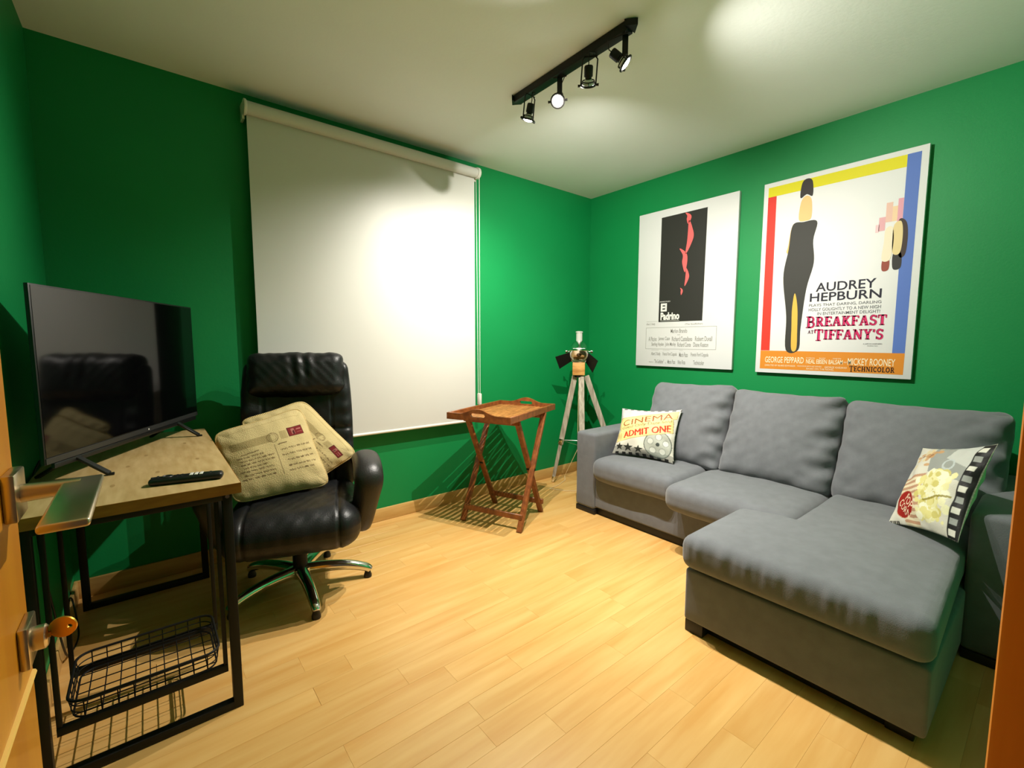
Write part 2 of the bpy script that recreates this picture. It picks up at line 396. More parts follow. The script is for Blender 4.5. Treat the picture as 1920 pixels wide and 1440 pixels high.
spotlight(-1.405, (.56, .52, -.80), EX, False, 1.05, 142)
spotlight(-1.595, (.56, -.56, -.66), EY, True, .85, 138)

# ------------------------------------------------------------------ roller blind
BX0, BX1 = -2.7611, -1.3278
bl = thing('roller_blind', ((BX0 + BX1) / 2, -.07, 2.40), 'cream roller blind pulled down over the window behind the office chair', 'blind')
def blindgrid():
    vs = []; fs = []; nx, nz = 40, 40
    for k in range(2):
        for i in range(nx + 1):
            for j_ in range(nz + 1):
                x = BX0 + .006 + (BX1 - BX0 - .012) * i / nx; z = .612 + (2.395 - .612) * j_ / nz
                vs.append(V((x, -.070 + (.0006 if k else -.0006) + .0015 * math.sin(i * .5) * (1 - j_ / nz), z)))
    n = (nx + 1) * (nz + 1)
    for k in range(2):
        for i in range(nx):
            for j_ in range(nz):
                a = k * n + i * (nz + 1) + j_; fs.append((a, a + nz + 1, a + nz + 2, a + 1))
    return vs, fs
MB().add(*blindgrid()).build('blind_fabric', M['blind'], bl)
MB().tube([(BX0 + .004, -.088, 2.398), (BX1 - .004, -.088, 2.398)], .033, 24).build('blind_roller', M['blind'], bl)
MB().tube([(BX0 + .006, -.071, .617), (BX1 - .006, -.071, .617)], .0095, 14).build('bottom_bar', M['white'], bl)
for x0, x1 in ((BX0 - .012, BX0 + .004), (BX1 - .004, BX1 + .022)):
    e = MB().lathe([(.03, 0), (.039, .003), (.039, x1 - x0 - .004), (.034, x1 - x0)], (x0, -.088, 2.398), EX, 28).bb((x0, -.06, 2.35), (x1 - .004, -.001, 2.43), .002)
    e.build('end_bracket', M['white'], bl)
ch = MB().tube([(BX1 + .012, -.108, 2.39), (BX1 + .010, -.108, .80)], .0022, 6).tube([(BX1 + .012, -.066, 2.39), (BX1 + .010, -.085, .80)], .0022, 6)
ch.build('pull_chain', M['white'], bl)
MB().bb((BX1 + .001, -.115, .735), (BX1 + .022, -.08, .82), .006).build('chain_tensioner', M['white'], bl)

# ------------------------------------------------------------------ posters (canvas prints on the right wall)
class Poster:
    def __init__(s, y1, y2, z1, z2, label):
        s.y1, s.y2, s.z1, s.z2 = y1, y2, z1, z2
        s.root = thing('canvas_print', (-.015, (y1 + y2) / 2, (z1 + z2) / 2), label, 'poster')
        MB().bb((-.030, y2, z2), (-.001, y1, z1), .002).build('canvas', M['canvas'], s.root); s.k = 0
    def P(s, u, v, e): return V((-.0302 - e, s.y1 + u * (s.y2 - s.y1), s.z1 + v * (s.z2 - s.z1)))
    def shape(s, name, pts, rgb, lvl=1):
        s.k += 1; e = lvl * .00035; n = len(pts)
        b = MB().add([s.P(u, v, e) for u, v in pts] + [s.P(u, v, e - .0003) for u, v in pts], [tuple(range(n)), tuple(range(n, 2 * n))] + [(i, (i + 1) % n, n + (i + 1) % n, n + i) for i in range(n)])
        return b.build(name, ink(rgb), s.root, False)
    def geo(s, name, geos, rgb, lvl=3):
        e = lvl * .00035
        for gp in ([geos] if name == 'ruled_frame' else [[g] for g in geos]):
            b = MB()
            for (g, ts), u0, u1, vb, vt in gp:
                b.add([s.P(u0 + (u1 - u0) * x, vb + (vt - vb) * y_, e) for x, y_ in g], ts)
            b.build(name, ink(rgb), s.root, False)
    def line(s, pts, wd, asp=1.5):
        return stroke_tris(pts, wd)
A = Poster(-.5503, -1.3525, 2.2287, 1.008, 'white canvas print with a black upright panel and coral strokes, nearer the lamp')
A.shape('printed_panel', [(.258, .048), (.722, .048), (.712, .711), (.256, .711)], (44, 44, 40), 1)
def smooth_poly(pts, n=6):
    out = []; k = len(pts)
    for i in range(k):
        p0, p1, p2, p3 = [np.array(pts[(i + d) % k], float) for d in (-1, 0, 1, 2)]
        for j_ in range(n):
            t = j_ / n; out.append(tuple(.5 * ((2 * p1) + (-p0 + p2) * t + (2 * p0 - 5 * p1 + 4 * p2 - p3) * t * t + (-p0 + 3 * p1 - 3 * p2 + p3) * t ** 3)))
    return out
COR = (250, 108, 108)
# plain abstract brush strokes in the panel
for (x_, y_, w_, h_, k_) in ((.53, .085, .075, .035, .4), (.545, .20, .10, .10, -.35), (.50, .335, .085, .075, .5), (.535, .44, .06, .055, -.3), (.49, .525, .035, .022, .2)):
    A.shape('brush_stroke', smooth_poly([(x_ - w_ * .2 - k_ * h_ * .6, y_ - h_), (x_ + w_ * .35, y_ - h_ * .55), (x_ + w_ * .5, y_ + h_ * .1), (x_ + k_ * h_ * .6, y_ + h_), (x_ - w_ * .1, y_ + h_ * .2), (x_ - w_ * .05, y_ - h_ * .4)]), COR, 2)
A.geo('lettering', [(text_geo('El', .045), .278, .345, .644, .592), (text_geo('Padrino', .045), .278, .482, .699, .650)], (240, 240, 236), 3)
A.geo('lettering', [(text_geo('MARIO PUZO', .01), .268, .380, .585, .577)], (225, 225, 220), 3)
A.geo('lettering', [(stroke_geo, .278, .482, .7045, .7025) for stroke_geo in [(np.array([(0, 0), (1, 0), (1, 1), (0, 1)]), [(0, 1, 2), (0, 2, 3)])]], (225, 225, 220), 3)
RECT = (np.array([(0, 0), (1, 0), (1, 1), (0, 1)]), [(0, 1, 2), (0, 2, 3)])
GR = (140, 140, 132)
A.geo('lettering', [(text_geo('Albert S. Ruddy'), .119, .220, .733, .715), (text_geo('(The Godfather)'), .543, .718, .737, .724)], GR, 2)
A.geo('ruled_frame', [(RECT, .116, .852, .7475, .7460), (RECT, .116, .852, .8860, .8845), (RECT, .116, .1185, .8860, .7460), (RECT, .8495, .852, .8860, .7460)], GR, 2)
A.geo('lettering', [(text_geo('Marlon Brando', .006), .396, .568, .783, .757), (text_geo('and'), .468, .495, .797, .791),
    (text_geo('Al Pacino', .006), .149, .242, .835, .806), (text_geo('James Caan', .006), .262, .388, .835, .806), (text_geo('Richard Castellano', .006), .411, .622, .835, .806), (text_geo('Robert Duvall', .006), .650, .814, .835, .806),
    (text_geo('Sterling Hayden', .006), .184, .324, .872, .843), (text_geo('John Marley', .006), .340, .455, .872, .843), (text_geo('Richard Conte', .006), .472, .610, .870, .843), (text_geo('Diane Keaton', .006), .635, .780, .870, .843)], GR, 2)
A.geo('lettering', [(text_geo('Albert S. Ruddy', .006), .184, .290, .934, .906), (text_geo('Francis Ford Coppola', .006), .316, .468, .934, .906), (text_geo('Mario Puzo', .006), .494, .583, .934, .906), (text_geo('Francis Ford Coppola', .006), .614, .784, .934, .906),
    (text_geo('based on'), .163, .212, .976, .968), (text_geo('"The Godfather"', .006), .222, .330, .980, .954), (text_geo('by'), .345, .356, .980, .972), (text_geo('Mario Puzo', .006), .372, .455, .980, .954), (text_geo('Nino Rota', .006), .482, .560, .980, .954), (text_geo('Technicolor', .006), .640, .746, .980, .954)], GR, 2)

for u0_, u1_, v0_ in ((.119, .246, .7065), (.184, .27, .8935), (.316, .39, .8935), (.494, .53, .8935)): A.geo('ruled_line', [(RECT, u0_, u1_, v0_, v0_ - .001)], GR, 2)
B = Poster(-1.511, -2.3137, 2.2244, 1.0016, 'white canvas print with yellow, red, blue and orange bands and pink title')
B.shape('printed_band', [(.034, .024), (.891, .024), (.891, .076), (.034, .073)], (226, 216, 10), 1)
B.shape('printed_band', [(.034, .073), (.096, .073), (.105, .880), (.037, .880)], (226, 52, 36), 1)
B.shape('printed_band', [(.891, .024), (.962, .024), (.958, .885), (.891, .885)], (86, 118, 196), 1)
B.shape('printed_band', [(.036, .881), (.958, .885), (.957, .981), (.036, .979)], (222, 138, 38), 1)
# plain stand-in for the tall dark figure: an abstract draped column with an ochre sliver
B.shape('printed_shape', smooth_poly([(.225, .24), (.30, .232), (.39, .24), (.372, .33), (.385, .44), (.345, .57), (.322, .76), (.315, .875), (.225, .875), (.215, .70), (.178, .50), (.205, .36)]), (50, 50, 46), 2)
B.shape('printed_shape', smooth_poly([(.268, .585), (.292, .66), (.30, .78), (.30, .872), (.265, .872), (.258, .76), (.255, .66)]), (226, 180, 74), 3)
B.shape('printed_shape', smooth_poly([(.265, .215), (.275, .13), (.31, .105), (.345, .13), (.35, .215), (.31, .228)]), (236, 196, 132), 2)
B.shape('printed_shape', smooth_poly([(.268, .11), (.275, .04), (.31, .022), (.345, .04), (.35, .11), (.31, .098)]), (44, 38, 36), 3)
B.shape('printed_shape', smooth_poly([(.235, .232), (.215, .26), (.20, .34), (.19, .37), (.205, .375), (.225, .32), (.245, .27)]), (228, 186, 110), 1)
# small patch of abstract blocks at the right
for (u0, v0, u1, v1, c) in ((.80, .215, .835, .30, (232, 190, 176)), (.835, .235, .862, .30, (238, 206, 168)), (.862, .205, .890, .32, (226, 160, 176)), (.765, .275, .80, .335, (226, 170, 178)), (.748, .305, .768, .34, (236, 198, 204))):
    B.shape('printed_shape', [(u0, v0), (u1, v0), (u1, v1), (u0, v1)], c, 1)
B.shape('printed_shape', smooth_poly([(.875, .295), (.912, .31), (.925, .37), (.918, .45), (.885, .455), (.86, .36)]), (58, 44, 38), 2)
B.shape('printed_shape', smooth_poly([(.85, .315), (.885, .305), (.898, .36), (.89, .44), (.852, .44), (.845, .37)]), (228, 206, 150), 3)
B.shape('printed_shape', smooth_poly([(.805, .33), (.842, .325), (.852, .39), (.84, .465), (.795, .465), (.80, .39)]), (238, 226, 200), 3)
B.shape('printed_shape', smooth_poly([(.80, .465), (.835, .465), (.835, .51), (.80, .512)]), (150, 70, 54), 2)
B.shape('printed_shape', smooth_poly([(.855, .44), (.895, .44), (.90, .505), (.858, .508)]), (46, 44, 42), 2)
NAVY = (24, 24, 44)
B.geo('lettering', [(text_geo('AUDREY', .012), .410, .775, .586, .543), (text_geo('HEPBURN', .012), .374, .809, .634, .592)], NAVY, 3)
GT = (104, 106, 112)
B.geo('lettering', [(text_geo('PLAYS THAT DARING, DARLING', .004), .371, .811, .660, .645), (text_geo('HOLLY GOLIGHTLY TO A NEW HIGH', .004), .371, .811, .681, .666), (text_geo('IN ENTERTAINMENT DELIGHT!', .004), .430, .808, .7015, .687)], GT, 3)
PINK = (212, 32, 98)
B.geo('title_shadow', [(slab('BREAKFAST'), .358, .846, .7655, .706), (slab('TIFFANY\'S'), .417, .833, .830, .771)], (60, 24, 44), 2.5)
B.geo('title_lettering', [(slab('BREAKFAST'), .363, .849, .765, .707), (slab('TIFFANY\'S'), .421, .837, .830, .772)], PINK, 3.5)
B.geo('lettering', [(slab('AT'), .374, .412, .793, .776)], (84, 30, 54), 3)
B.geo('lettering', [(text_geo('A JUROW-SHEPHERD', .004), .725, .833, .848, .841), (text_geo('PRODUCTION'), .75, .81, .855, .851)], (110, 110, 112), 3)
CRM = (250, 236, 200)
B.geo('lettering', [(text_geo('GEORGE PEPPARD', .008), .075, .358, .945, .913), (text_geo('NEAL', .012), .374, .436, .944, .922), (text_geo('EBSEN', .012), .444, .513, .944, .922), (text_geo('BALSAM', .012), .524, .612, .944, .922), (text_geo('PATRICIA'), .374, .432, .919, .913), (text_geo('BUDDY'), .462, .503, .919, .913), (text_geo('MARTIN'), .55, .60, .919, .913), (text_geo('AND'), .618, .637, .936, .929), (text_geo('MICKEY ROONEY', .008), .643, .912, .945, .912)], CRM, 3)
B.geo('lettering', [(text_geo('DIRECTED BY BLAKE EDWARDS'), .076, .30, .964, .955), (text_geo('PRODUCED BY JUROW AND SHEPHERD'), .316, .48, .964, .955), (text_geo('GEORGE AXELROD'), .50, .640, .964, .955), (text_geo('BASED ON THE NOVEL'), .38, .56, .974, .967)], CRM, 3)
B.geo('lettering', [(slab('TECHNICOLOR'), .654, .912, .977, .948)], (52, 28, 16), 3)

# ------------------------------------------------------------------ printed scatter cushions
class Canvas:
    def __init__(s, n, rgb):
        s.n = n; s.a = np.zeros((n, n, 3)); s.a[:] = lin(tuple(q * .9 for q in rgb))
        s.X, s.Y = np.meshgrid((np.arange(n)) / (n - 1), (np.arange(n)) / (n - 1), indexing='ij')   # X right, Y up
    def _m(s, m, c, al=1): s.a[m] = s.a[m] * (1 - al) + np.array(lin(tuple(q * .9 for q in c))) * al
    def poly(s, pts, c, al=1):
        ins = np.zeros((s.n, s.n), bool); k = len(pts)
        for i in range(k):
            (x0, y0), (x1, y1) = pts[i], pts[(i + 1) % k]
            if y0 == y1: continue
            cnd = ((y0 > s.Y) != (y1 > s.Y)) & (s.X < (x1 - x0) * (s.Y - y0) / (y1 - y0) + x0); ins ^= cnd
        s._m(ins, c, al)
    def disc(s, x, y_, rx, ry, c, al=1, ring=None):
        q = ((s.X - x) / rx) ** 2 + ((s.Y - y_) / ry) ** 2; m = q < 1
        if ring: m &= q > (1 - ring) ** 2
        s._m(m, c, al)
    def line(s, pts, wd, c, al=1):
        m = np.zeros((s.n, s.n), bool)
        for (x0, y0), (x1, y1) in zip(pts[:-1], pts[1:]):
            dx, dy = x1 - x0, y1 - y0; l2 = dx * dx + dy * dy + 1e-12
            t = np.clip(((s.X - x0) * dx + (s.Y - y0) * dy) / l2, 0, 1)
            m |= (s.X - x0 - t * dx) ** 2 + (s.Y - y0 - t * dy) ** 2 < wd * wd / 4
        s._m(m, c, al)
    def text(s, st, o, ux, uy, c, bold=0):
        """o: lower-left, ux/uy: vectors spanned by the word"""
        g, ts = text_geo(st, bold); m = np.zeros((s.n, s.n), bool)
        pts = np.array(o) + g[:, :1] * np.array(ux) + g[:, 1:] * np.array(uy)
        for t in ts:
            p = pts[list(t)]; lo = np.maximum(((p.min(0)) * (s.n - 1)).astype(int) - 1, 0); hi = np.minimum((p.max(0) * (s.n - 1)).astype(int) + 2, s.n)
            if (hi <= lo).any(): continue
            X, Y = s.X[lo[0]:hi[0], lo[1]:hi[1]], s.Y[lo[0]:hi[0], lo[1]:hi[1]]
            e = [(p[(i + 1) % 3][0] - p[i][0]) * (Y - p[i][1]) - (p[(i + 1) % 3][1] - p[i][1]) * (X - p[i][0]) for i in range(3)]
            m[lo[0]:hi[0], lo[1]:hi[1]] |= ((e[0] >= 0) & (e[1] >= 0) & (e[2] >= 0)) | ((e[0] <= 0) & (e[1] <= 0) & (e[2] <= 0))
        s._m(m, c)
def cushion(name, root_loc, TL, TR, BR, BL, T, cv, m, label, back=(200, 200, 190), pinch=.10, seed=0, wr=.004, power=.5, group=None, rnd=0):
    TL, TR, BR, BL = V(TL), V(TR), V(BR), V(BL) ; cen = (TL + TR + BR + BL) / 4
    N_ = (TR - TL + BR - BL).cross(TL - BL + TR - BR).normalized()
    if N_.dot(CP - cen) < 0: N_ = -N_
    n = cv.n; vs = []; cols = []; fs = []
    rng = random.Random(seed); ph = [rng.uniform(0, 6) for _ in range(6)]
    for side in (0, 1):
        for i in range(n):
            for j_ in range(n):
                x, y_ = 2 * i / (n - 1) - 1, 2 * j_ / (n - 1) - 1
                if rnd:   # rounded corners
                    q = (abs(x) ** rnd + abs(y_) ** rnd) ** (1 / rnd); mx = max(abs(x), abs(y_), 1e-9); k_ = mx / max(q, 1e-9); k_ = 1 - (1 - k_) * mx ** 3
                    X, Y = x * k_, y_ * k_
                else: X, Y = x, y_
                X, Y = X * (1 - pinch * (1 - y_ * y_) * x * x), Y * (1 - pinch * (1 - x * x) * y_ * y_)
                s_, t_ = (X + 1) / 2, (Y + 1) / 2
                p = BL * (1 - s_) * (1 - t_) + BR * s_ * (1 - t_) + TR * s_ * t_ + TL * (1 - s_) * t_
                env = max(0, (1 - x * x) * (1 - y_ * y_)) ** power
                h = T / 2 * env
                rim = (max(abs(x), abs(y_))) ** 3
                ww = wr * (math.sin(9 * x * (1.4 - abs(y_)) + ph[0]) * math.sin(5 * y_ + ph[1]) + .7 * math.sin(16 * y_ + 3 * x + ph[2]) * rim + .7 * math.sin(19 * x + 2 * y_ + ph[3]) * rim) * min(1, env * 3)
                vs.append(p + N_ * (h + ww) * (1 if side == 0 else -1))
                cols.append((*cv.a[i, j_], 1) if side == 0 else (*lin(back), 1))
        o = side * n * n
        for i in range(n - 1):
            for j_ in range(n - 1):
                a = o + i * n + j_; fs.append((a, a + n, a + n + 1, a + 1))
    root = thing(name, root_loc, label, 'cushion', group)
    rim_ids = [(i, 0) for i in range(n)] + [(n - 1, j_) for j_ in range(1, n)] + [(i, n - 1) for i in range(n - 2, -1, -1)] + [(0, j_) for j_ in range(n - 2, 0, -1)]
    rim_pts = [vs[i * n + j_].copy() for i, j_ in rim_ids]
    org = V(root_loc); me = bpy.data.meshes.new('cushion_body'); me.from_pydata([tuple(v - org) for v in vs], [], fs)
    at = me.attributes.new('print', 'FLOAT_COLOR', 'POINT'); at.data.foreach_set('color', np.array(cols, dtype=np.float32).ravel())
    me.materials.append(m); bm = bmesh.new(); bm.from_mesh(me); bmesh.ops.remove_doubles(bm, verts=bm.verts, dist=1e-6); bmesh.ops.recalc_face_normals(bm, faces=bm.faces); bm.to_mesh(me); bm.free()
    me.polygons.foreach_set('use_smooth', [True] * len(me.polygons))
    o = bpy.data.objects.new('cushion_body', me); COL.objects.link(o); o.parent = root; ORG[o.name] = org
    return root, rim_pts
def rope(root, pts, r=.0042):
    k = []; 
    for i in range(len(pts)):
        a, b = pts[i], pts[(i + 1) % len(pts)]
        for t in (0, .5): k.append(a.lerp(b, t))
    rs = [r * (1 + .28 * math.sin(i * 1.55)) for i in range(len(k))]
    MB().tube(k, rs, 8, True).build('rope_piping', M['jute'], root)

# envelope cushions on the office chair
def envelope(n, writing=True):
    c = Canvas(n, (214, 192, 138)); rn = random.Random(3); BR_ = (96, 74, 46)
    c.poly([(.10, .66), (.53, .66), (.53, .76), (.10, .76)], (160, 140, 92), .75)
    c.poly([(.62, .66), (.70, .66), (.70, .76), (.62, .76)], (160, 140, 92), .6)
    c.disc(.54, .71, .062, .062, (112, 90, 54), .8, ring=.14); c.disc(.54, .71, .042, .042, (112, 90, 54), .6, ring=.14)
    c.poly([(.72, .67), (.90, .67), (.90, .78), (.72, .78)], (126, 40, 40)); 
    c.line([(.72, .67), (.90, .67), (.90, .78), (.72, .78), (.72, .67)], .010, (84, 26, 28))
    c.poly([(.765, .69), (.805, .69), (.805, .765), (.765, .765)], (176, 112, 100)); c.poly([(.775, .69), (.797, .69), (.793, .735), (.779, .735)], (70, 22, 26)); c.line([(.83, .74), (.88, .74)], .012, (190, 120, 110)); c.line([(.83, .705), (.88, .705)], .012, (170, 90, 84))
    c.line([(.53, .62), (.53, .24)], .007, BR_, .8); c.line([(.18, .585), (.36, .60)], .014, BR_, .7); c.line([(.57, .61), (.66, .615)], .014, BR_, .8)
    for (x0, x1, ys) in ((.12, .50, (.55, .505, .46, .415, .37, .32, .27)), (.57, .92, (.54, .47, .40, .33, .27))):
        for y_ in ys:
            x = x0 + rn.uniform(0, .05); 
            while x < x1 - rn.uniform(0, .1):
                l = rn.uniform(.03, .08); p = []
                for i in range(10): p.append((min(x + l * i / 9, x1), y_ + .010 * math.sin(i * 2.1 + rn.uniform(-.5, .5)) + (x - x0) * .02))
                c.line(p, .007, BR_, .85); x += l + .015
    c.line([(.05, .185), (.95, .185)], .005, BR_, .5); c.line([(.10, .92), (.94, .92)], .004, (170, 146, 92), .6)
    return c
cushion_jobs = []
r1, p1 = cushion('envelope_cushion', (-2.70, -.45, .48), (-2.616, -.398, .908), (-2.367, -.466, .600), (-2.645, -.500, .469), (-2.918, -.402, .829), .10, envelope(90), M['p_env'],
    'beige linen cushion with a postcard print, half hidden behind the other on the office chair', back=(205, 182, 128), pinch=.05, seed=5, wr=.002, rnd=7)
rope(r1, p1)
r2, p2 = cushion('envelope_cushion', (-2.77, -.52, .48), (-3.023, -.461, .791), (-2.644, -.456, .885), (-2.545, -.579, .489), (-2.969, -.594, .489), .13, envelope(150), M['p_env'],
    'beige linen cushion with handwritten postcard print, front one on the office chair', back=(205, 182, 128), pinch=.06, seed=2, wr=.0022, rnd=7)
rope(r2, p2)

def cinema():
    c = Canvas(150, (224, 220, 206))
    c.poly([(0, .76), (1, .98), (1, 1), (0, 1)], (206, 202, 204)); c.poly([(0, 0), (1, 0), (1, .12), (0, .16)], (96, 96, 92), .6)
    for i in range(9):
        x = .06 + i * .115; c.poly([(x, 0), (x + .06, 0), (x + .06, .05), (x, .05)], (40, 40, 38))
        c.poly([(x, .955), (x + .06, .955), (x + .06, .99), (x, .99)], (70, 70, 72), .8)
    c.disc(.76, .27, .22, .25, (150, 160, 150), .6); c.disc(.76, .27, .22, .25, (84, 92, 86), .8, ring=.07)
    for a in range(5):
        c.disc(.76 + .125 * math.cos(a * 1.257 + .3), .27 + .14 * math.sin(a * 1.257 + .3), .052, .06, (214, 216, 206)); c.disc(.76 + .125 * math.cos(a * 1.257 + .3), .27 + .14 * math.sin(a * 1.257 + .3), .052, .06, (90, 96, 92), .7, ring=.16)
    c.disc(.76, .27, .03, .035, (70, 76, 72))
    tk = [(.03, .73), (.34, .80), (.97, .955), (.98, .80), (.93, .78), (.95, .70), (.97, .53), (.5, .385), (.03, .225), (.03, .40), (.09, .46), (.02, .53)]
    c.poly(tk, (246, 222, 150)); c.line(tk + tk[:1], .010, (150, 126, 66), .7)
    c.line([(.10, .52), (.93, .74)], .004, (180, 150, 90)); c.line([(.10, .45), (.93, .66)], .004, (180, 150, 90)); c.line([(.12, .28), (.12, .42)], .005, (170, 140, 80))
    c.text('CINEMA', (.12, .555), (.80, .235), (-.015, .125), (150, 66, 24))
    c.text('Good Only Date Sold', (.12, .470), (.80, .225), (-.006, .075), (104, 80, 40))
    for dx in (0, .006, .012): c.text('ADMIT ONE', (.176 + dx, .325), (.75, .215), (-.015, .125), (206, 50, 28))
    for x, y_, r in ((.12, .15, .085), (.28, .145, .095), (.46, .13, .085)):
        c.poly([(x + (r if i % 2 == 0 else r * .4) * math.sin(i * math.pi / 5), y_ + (r if i % 2 == 0 else r * .4) * math.cos(i * math.pi / 5)) for i in range(10)], (52, 54, 48))
    return c
cushion('cinema_cushion', (-.66, -1.08, .42), (-.575, -.835, .725), (-.50, -1.262, .758), (-.655, -1.308, .425), (-.735, -.878, .425), .13, cinema(), M['p_cin'],
    'small cushion printed with an old CINEMA admission ticket, at the left end of the sofa', back=(40, 40, 42), pinch=.09, seed=8, wr=.004, power=.6)
def popcorn():
    c = Canvas(150, (222, 218, 204))
    c.poly([(.45, .62), (.9, .55), (.9, 1), (.3, 1)], (132, 140, 140), .75); c.poly([(.6, .8), (.9, .7), (.9, 1), (.62, 1)], (214, 216, 210), .8); c.disc(.68, .72, .06, .07, (196, 204, 204), ring=.3)
    rn = random.Random(4)
    for i in range(26):
        x, y_ = rn.gauss(.27, .085), rn.gauss(.83, .08); c.disc(x, y_, rn.uniform(.02, .05), rn.uniform(.02, .04), rn.choice([(226, 196, 140), (206, 160, 110), (232, 214, 168), (150, 104, 66)]), .9)
    for i in range(9):   # striped box
        x0 = .06 + i * .055
        c.poly([(.04 + i * .03, .50 - i * .055), (.46 + i * .008, .60 - i * .067), (.46 + (i + .5) * .008, .60 - (i + .5) * .067), (.04 + (i + .5) * .03, .50 - (i + .5) * .055)], (188, 128, 84), .8)
        c.poly([(.04 + (i + .5) * .03, .50 - (i + .5) * .055), (.46 + (i + .5) * .008, .60 - (i + .5) * .067), (.46 + (i + 1) * .008, .60 - (i + 1) * .067), (.04 + (i + 1) * .03, .50 - (i + 1) * .055)], (238, 224, 190))
    for i in range(260):  # popped corn
        x, y_ = rn.gauss(.62, .075), rn.uniform(.10, .62); r = rn.uniform(.018, .05)
        if x < .86: c.disc(x, y_, r, r, rn.choice([(240, 234, 176), (244, 240, 196), (232, 222, 148), (246, 244, 214), (214, 202, 120)]))
    c.line([(.55, .30), (.70, .36), (.84, .385)], .022, (150, 136, 40), .9)
    c.disc(.27, .225, .16, .155, (158, 30, 22)); c.disc(.27, .225, .16, .155, (206, 150, 120), 1, ring=.05)
    c.text('POP', (.240, .285), (.15, -.12), (.056, .070), (250, 226, 192)); c.text('CORN', (.150, .225), (.195, -.155), (.054, .066), (250, 226, 192))
    c.poly([(.87, 0), (1, 0), (1, 1), (.87, 1)], (26, 26, 26))
    for i in range(9):
        y_ = .03 + i * .108; c.poly([(.885, y_), (.955, y_), (.955, y_ + .06), (.885, y_ + .06)], (226, 224, 212) if i % 2 == 0 else (160, 164, 160))
    for i in range(6):
        x = .03 + i * .03; c.poly([(x, .0), (x + .018, .0), (x + .018, .03), (x, .03)], (40, 40, 36))
    return c
cushion('popcorn_cushion', (-.75, -2.55, .42), (-.50, -2.452, .722), (-.80, -2.700, .828), (-.97, -2.636, .474), (-.79, -2.402, .425), .115, popcorn(), M['p_cin'],
    'small cushion printed with a POP CORN box and film strip, at the right sofa end', back=(226, 226, 206), pinch=.08, seed=11, wr=.004, power=.7)

# ------------------------------------------------------------------ corner sofa
so = thing('corner_sofa', (-.8, -1.75, 0), 'charcoal grey velvet three seat sofa with chaise under the two prints', 'sofa')
def sbox(name, lo, hi, r, seg=14, puff=(0, 0, 0), disp=None, m=None):
    lo, hi = V(lo), V(hi); c = (lo + hi) / 2; h = (hi - lo) / 2
    vs, fs = softbox(h.x, h.y, h.z, r, seg, puff, disp)
    return MB().add(xf(vs, c, EX, EY, EZ), fs).build(name, m or M['sofa'], so, True, 80)
AY0, AY1 = -.663, -2.815
sbox('armrest', (-.870, -.838, .035), (-.03, AY0, .570), .022, 10, (0, 0, .004))
sbox('armrest', (-.870, AY1, .035), (-.03, -2.652, .570), .022, 10, (0, 0, .004))
sbox('sofa_base', (-.862, -2.651, .055), (-.05, -.839, .268), .012, 10)
sbox('backrest_frame', (-.20, -2.70, .10), (-.03, -.92, .72), .03, 10)
pk = lambda q, n: .0025 * math.sin(q.y * 60 + q.x * 8) * max(0, -n.x) * (1 if abs(q.z) < .1 else 0)
def seat_d(k): return lambda q, n: .004 * wn(q.x * 3 + k, q.y * 3, k)
sbox('seat_cushion', (-.925, -1.457, .262), (-.32, -.842, .412), .055, 18, (0, 0, .014), seat_d(1))
sbox('seat_cushion', (-1.035, -2.118, .264), (-.32, -1.462, .412), .055, 18, (0, 0, .014), seat_d(2))
sbox('chaise_base', (-1.545, -2.660, .050), (-.863, -1.904, .272), .014, 10)
# chaise cushion: wide in front, narrower between the seat backs
def chaise():
    bm = bmesh.new(); z0, z1 = .278, .418
    ol = [(-1.575, -1.890), (-1.045, -1.890), (-1.045, -2.124), (-.32, -2.124), (-.32, -2.648), (-.90, -2.648), (-1.575, -2.668)]
    lo = [bm.verts.new((x, y_, z0)) for x, y_ in ol]; hi = [bm.verts.new((x, y_, z1)) for x, y_ in ol]
    bm.faces.new(lo[::-1]); top = bm.faces.new(hi); k = len(ol)
    for i in range(k): bm.faces.new((lo[i], lo[(i + 1) % k], hi[(i + 1) % k], hi[i]))
    bmesh.ops.recalc_face_normals(bm, faces=bm.faces)
    bmesh.ops.bevel(bm, geom=list(bm.edges), offset=.045, segments=6, affect='EDGES', profile=.5)
    # slice into a grid so the top can swell and the front can pucker
    for i in range(1, 22):
        bmesh.ops.bisect_plane(bm, geom=list(bm.verts) + list(bm.edges) + list(bm.faces), plane_co=(-1.575 + i * .057, 0, 0), plane_no=(1, 0, 0))
    for i in range(1, 90):
        bmesh.ops.bisect_plane(bm, geom=list(bm.verts) + list(bm.edges) + list(bm.faces), plane_co=(0, -1.89 - i * .0087, 0), plane_no=(0, 1, 0))
    for v in bm.verts:
        x, y_, z = v.co
        if z > .36:
            a = max(0, min(1, (x + 1.575) / .16)); b = max(0, min(1, (-1.89 - y_) / .16)) * max(0, min(1, (y_ + 2.66) / .16)); v.co.z += .016 * a * b * min(1, (-.32 - x) / .2 + .4) + .003 * wn(x * 4, y_ * 4, 2) * a * b
        if x < -1.50: v.co.x += .0030 * (math.sin(y_ * 150 + 2 * math.sin(y_ * 23)) * .6 + math.sin(y_ * 71)) * min(1, (-1.5 - x) / .04) * max(0, 1 - abs((z - .372) / .045))
    mb = MB(); bm.verts.index_update(); mb.add([v.co.copy() for v in bm.verts], [[v.index for v in f.verts] for f in bm.faces]); bm.free(); return mb
chaise().build('chaise_cushion', M['sofa'], so, True, 60)
